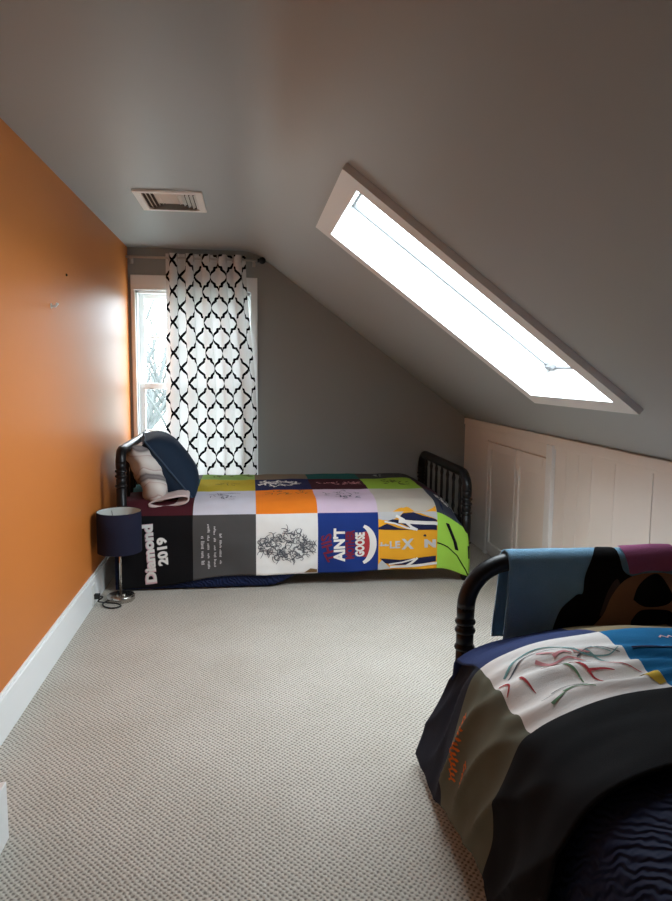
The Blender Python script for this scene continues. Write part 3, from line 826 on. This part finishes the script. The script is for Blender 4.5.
# orange handwriting on the olive square, running up from the hem
def script(u0, u1, v, h, n, w):
    pts = []
    for k in range(n*6+1):
        t = k/(n*6); a = 2*PI*n*t
        pts.append((u0+(u1-u0)*t+.006*math.sin(a), v+h*(.5*math.cos(a)+.22*math.cos(a*.5+1)+.15*nz(t*9, v*7))))
    return ribbon(pts, w)
pb('orange_handwriting', script(.11, .335, 1.742, .028, 13, .0065), 'orange')
pb('orange_handwriting', script(.13, .21, 1.67, .030, 5, .0065), 'orange')

# navy bedspread under it, over the whole bed
def spread_b(u, v):
    x, z = interp(prof, u); y = v
    side = 1-sstep(SEAM-.12, SEAM+.03, u)
    x += .022; z -= .014
    x -= .006*side*math.sin(v*22+u*6)
    z += nz(u*4, v*5, 7)*.006*(1-side)
    if v > 1.85:
        z -= .16*sstep(1.80, 2.02, v)*sstep(.1, SEAM, u)
    return Vector((x+.01*side, y, z))
spreadB = grid('bedspread', spread_b, frange(.13, PL, .02), frange(.06, 1.76, .02), M['quiltnavy'], thick=.004)
tag(spreadB, 'navy stitched bedspread below black quilt squares on the foreground bed', 'bedspread')

# fleece blanket over the foot rail of the foreground bed
YR = 2.13
bl = arc_table([(YR-.054, .36), (YR-.050, .50), (YR-.044, .62), (YR-.038, .680), (YR-.021, .709), (YR, .717), (YR+.021, .709), (YR+.038, .680), (YR+.046, .58), (YR+.052, .40)])
def fleece(u, v):
    y, z = interp(bl, v); x = u
    mid = abs(v-bl[-1][0]*.5)/(bl[-1][0]*.5)
    w = nz(u*4, v*3, 6)*.014+.008*math.sin(u*38+nz(u*3, v*2)*3)
    y += (-1 if v < bl[-1][0]*.5 else 1)*w*sstep(.15, .6, mid)*.9
    x += .010*nz(v*5, u, 2)*sstep(1.0, .85, u) - .012*(mid if v < .3 else -mid)*sstep(1.1, .85, u)
    if v > bl[-1][0]*.5: x -= .024*mid*sstep(1.1, .85, u)
    z += .004*nz(u*9, v*4)
    return Vector((x, y, z))
flc = Cloth(fleece)
M['fleece'] = fabric('blue_fleece', (126, 178, 212), .95, var=.15, bump=.9, sheen=.3)
M['fbrown'] = fabric('brown_fleece', (138, 102, 78), .95, bump=.5)
M['fblack'] = fabric('black_fleece', (12, 11, 13), .95, bump=.4)
M['fpink'] = fabric('plum_fleece', (158, 92, 130), .95, bump=.5)
M['ftan'] = fabric('grey_brown_fleece', (70, 58, 56), .95, bump=.5)
blanket = grid('fleece_blanket', fleece, frange(.845, 1.60, .0115), frange(0, bl[-1][0], .0115), M['fleece'], thick=.007)
tag(blanket, 'blue fleece blanket with a dark dog picture over the foreground bed rail', 'blanket')
vt = min(bl, key=lambda t: -t[2])[0]
def vz(z):                                              # front side: cloth coordinate at height z
    for a, c in zip(bl, bl[1:]):
        if a[2] <= z <= c[2]: return a[0]+(c[0]-a[0])*(z-a[2])/(c[2]-a[2])
    return vt
def blob(pts): 
    t = arc_table([(x, vz(z) if z < .700 else vt+(z-.70), 0) for x, z in pts+[pts[0]]], 5); return [tuple(k[1:3]) for k in t[:-1]]
decal('black_ear', flc, [blob([(1.00, .40), (1.005, .46), (1.03, .53), (1.08, .570), (1.105, .575), (1.11, .63), (1.13, .68), (1.17, .704), (1.225, .70), (1.245, .65), (1.30, .62), (1.40, .60), (1.50, .58), (1.595, .60), (1.595, .38), (1.3, .37), (1.05, .37)])], M['fblack'], blanket, .0028)
decal('grey_shade', flc, [blob([(1.16, .50), (1.19, .58), (1.225, .62), (1.235, .56), (1.20, .49)])], M['ftan'], blanket, .0036)
decal('brown_muzzle', flc, [blob([(1.115, .44), (1.17, .50), (1.20, .56), (1.245, .61), (1.30, .632), (1.38, .635), (1.46, .62), (1.54, .60), (1.595, .56), (1.595, .42), (1.45, .40), (1.40, .45), (1.30, .46), (1.24, .42)])], M['fbrown'], blanket, .0040)
decal('black_nose', flc, [blob([(1.285, .545), (1.30, .59), (1.335, .625), (1.37, .632), (1.40, .60), (1.425, .55), (1.40, .525), (1.33, .52)]), blob([(1.28, .47), (1.32, .508), (1.41, .505), (1.43, .47), (1.40, .40), (1.29, .40)])], M['fblack'], blanket, .0056)
decal('plum_band', flc, [blob([(1.245, .70), (1.262, .66), (1.275, .635), (1.34, .645), (1.41, .640), (1.43, .67), (1.43, .715), (1.33, .725)])], M['fpink'], blanket, .0066)

# ------------------------------------------------------------------ curtain, rod
RY, RZ = DY-.062, 2.112
rod = empty('curtain_rod', (LX, RY, RZ), label='thin metal curtain rod with a black ball end above the window', cat='curtain rod')
q = bmesh.new(); tube(q, [(0.0, 0, 0), (.955, 0, 0)], .0085, 12); link('rod', q, M['rod'], rod, True)
q = bmesh.new(); ball(q, (.975, 0, 0), .026, 10); tube(q, [(.94, 0, 0), (.958, 0, 0)], .014, 12); link('finial', q, M['black'], rod, True)
for x in (.03, .915):
    q = bmesh.new(); tube(q, [(x, 0, -.012), (x, .04, -.012), (x, .060, -.012)], .006, 8); box(q, x-.012, x+.012, .056, .062, -.04, .02); link('bracket', q, M['rod'], rod, True)
CX0, CX1, CW = -.597, -.020, .95
npl = 5.0
def drape(u, v):
    """u in metres of cloth, v in metres up from the hem"""
    t = u/CW; k = v/1.85
    x0 = CX0-.025*(1-k); x1 = CX1+.075*sstep(1.0, .35, k)
    x = x0+(x1-x0)*t
    ph = 2*PI*npl*t
    amp = .024
    y = RY+amp*math.cos(ph)*(.9+.2*nz(t*4, 3)) + .012*nz(t*5, k*2.2, 3)
    x += .020*math.sin(2*ph)*.5 + .006*nz(t*6, k*2)
    return Vector((x, y, .32+v))
cur = grid('curtain', drape, frange(0, CW, .0085), frange(0, 1.825, .03), M['curtain'])
tag(cur, 'white curtain with a black trellis pattern drawn over the right of the window', 'curtain')
# grommets where the rod passes through
for i in range(10):
    t = (i+.5)/(2*npl); u = t*CW; p = drape(u, 1.795)
    e = .003; tang = (drape(u+e, 1.795)-drape(u-e, 1.795)).normalized(); nrm = tang.cross(Vector((0, 0, 1))).normalized()
    q = bmesh.new(); path = [p+(tang*math.cos(a)+Vector((0, 0, 1))*math.sin(a))*.024 for a in [2*PI*k/16 for k in range(16)]]
    tube(q, path, .005, 8, closed=True); link('grommet', q, M['rod'], cur, True)

# ------------------------------------------------------------------ lamp on the floor, cord, outlet
lx, ly = -.727, 3.872
lamp = empty('table_lamp', (lx, ly, 0), label='small lamp with navy drum shade and steel stem on the carpet', cat='lamp')
q = bmesh.new(); lathe(q, [(.020, 0), (.072, .001), (.076, .006), (.076, .030), (.072, .034), (.012, .037)], n=36); link('base', q, M['chrome'], lamp, True)
q = bmesh.new(); lathe(q, [(.0075, .034), (.0075, .40)], n=16); link('stem', q, M['chrome'], lamp, True)
q = bmesh.new(); lathe(q, [(.013, .33), (.015, .34), (.015, .385), (.012, .39)], n=16); link('socket', q, M['plastic'], lamp, True)
q = bmesh.new(); lathe(q, [(.012, .39), (.016, .40), (.028, .43), (.030, .45), (.024, .472), (.008, .484), (.001, .486)], n=20); link('bulb', q, M['shadein'], lamp, True)
q = bmesh.new(); lathe(q, [(.121, .285), (.1215, .40), (.121, .515), (.1185, .515), (.1185, .285), (.121, .285)], n=48, cap=False); sh = link('lamp_shade', q, M['navyshade'], lamp, True)
q = bmesh.new(); lathe(q, [(.1182, .287), (.1182, .514)], n=48, cap=False); link('shade_lining', q, M['shadein'], sh, True)
q = bmesh.new()
for k in range(3):
    a = 2*PI*k/3; tube(q, [(.012*math.cos(a), .012*math.sin(a), .385), (.07*math.cos(a), .07*math.sin(a), .40), (.1185*math.cos(a), .1185*math.sin(a), .498)], .002, 6)
link('shade_spider', q, M['chrome'], sh, True)
q = bmesh.new(); ball(q, (.025, -.045, .042), .009, 8); link('switch', q, M['chrome'], lamp, True)
q = bmesh.new(); path = []
ctl = [(lx-.066, ly-.04, .012), (lx-.085, ly-.075, .008), (lx-.065, ly-.125, .006), (lx-.015, ly-.15, .006), (lx+.02, ly-.125, .008), (lx-.005, ly-.095, .012), (lx-.06, ly-.085, .016), (lx-.105, ly-.10, .030), (LX+.065, 3.78, .050), (LX+.05, 3.775, .058)]
tube(q, [tuple(t[1:]) for t in arc_table(ctl, 8)], .0042, 8)
cordo = link('power_cord', q, M['plastic'], None, True)
tag(cordo, 'black lamp cord looped on the carpet and plugged in at the white baseboard', 'cord')
q = bmesh.new(); box(q, LX+.022, LX+.052, 3.76, 3.79, .044, .072); bevel(link('plug', q, M['plastic'], cordo), .004)
ot = empty('wall_outlet', (LX+.016, 3.775, .07), label='white electrical outlet in the baseboard behind the lamp cord', cat='outlet')
q = bmesh.new(); box(q, 0, .006, -.036, .036, -.057, .057); bevel(link('cover_plate', q, M['whitep'], ot), .002)
for z in (-.02, .02):
    q = bmesh.new(); box(q, .004, .0075, -.016, .016, z-.013, z+.013); bevel(link('receptacle', q, M['whitep'], ot), .003)

# ------------------------------------------------------------------ daylight
w = bpy.data.worlds.new('overcast'); bpy.context.scene.world = w; w.use_nodes = True
nt = w.node_tree; bg = nt.nodes['Background']
tc = nt.nodes.new('ShaderNodeTexCoord'); sp = nt.nodes.new('ShaderNodeSeparateXYZ'); nt.links.new(tc.outputs['Generated'], sp.inputs[0])
cr = nt.nodes.new('ShaderNodeValToRGB'); nt.links.new(sp.outputs[2], cr.inputs[0])
e = cr.color_ramp.elements
e[0].position = .0; e[0].color = (.30, .36, .35, 1); e[1].position = .06; e[1].color = (.76, .85, .92, 1)
k = e.new(.5); k.color = (.86, .94, 1.0, 1)
nt.links.new(cr.outputs[0], bg.inputs[0]); bg.inputs[1].default_value = 9.0
def portal(name, loc, rot, sx, sy):
    l = bpy.data.lights.new(name, 'AREA'); l.shape = 'RECTANGLE'; l.size = sx; l.size_y = sy; l.cycles.is_portal = True
    o = bpy.data.objects.new(name, l); C.objects.link(o); o.location = loc; o.rotation_euler = rot
mid = slope((KS0+KS1)/2, (KY0+KY1)/2, -.17)
zax = -SN; xax = SD; yax = zax.cross(xax)
portal('skylight_portal', mid, Matrix((xax, yax, zax)).transposed().to_euler(), KS1-KS0, KY1-KY0)
portal('window_portal', ((WX0+WX1)/2, DY+.17, (WZ0+WZ1)/2), (-PI/2, 0, 0), WX1-WX0, WZ1-WZ0)

sc = bpy.context.scene
sc.cycles.max_bounces = 10; sc.cycles.diffuse_bounces = 7; sc.cycles.transparent_max_bounces = 12
sc.cycles.sample_clamp_indirect = 8.0
vs = sc.view_settings
sc.display_settings.display_device = 'sRGB'
vs.view_transform = 'Standard'; vs.look = 'None'; vs.gamma = 1; vs.use_curve_mapping = False
vs.exposure = 1.1
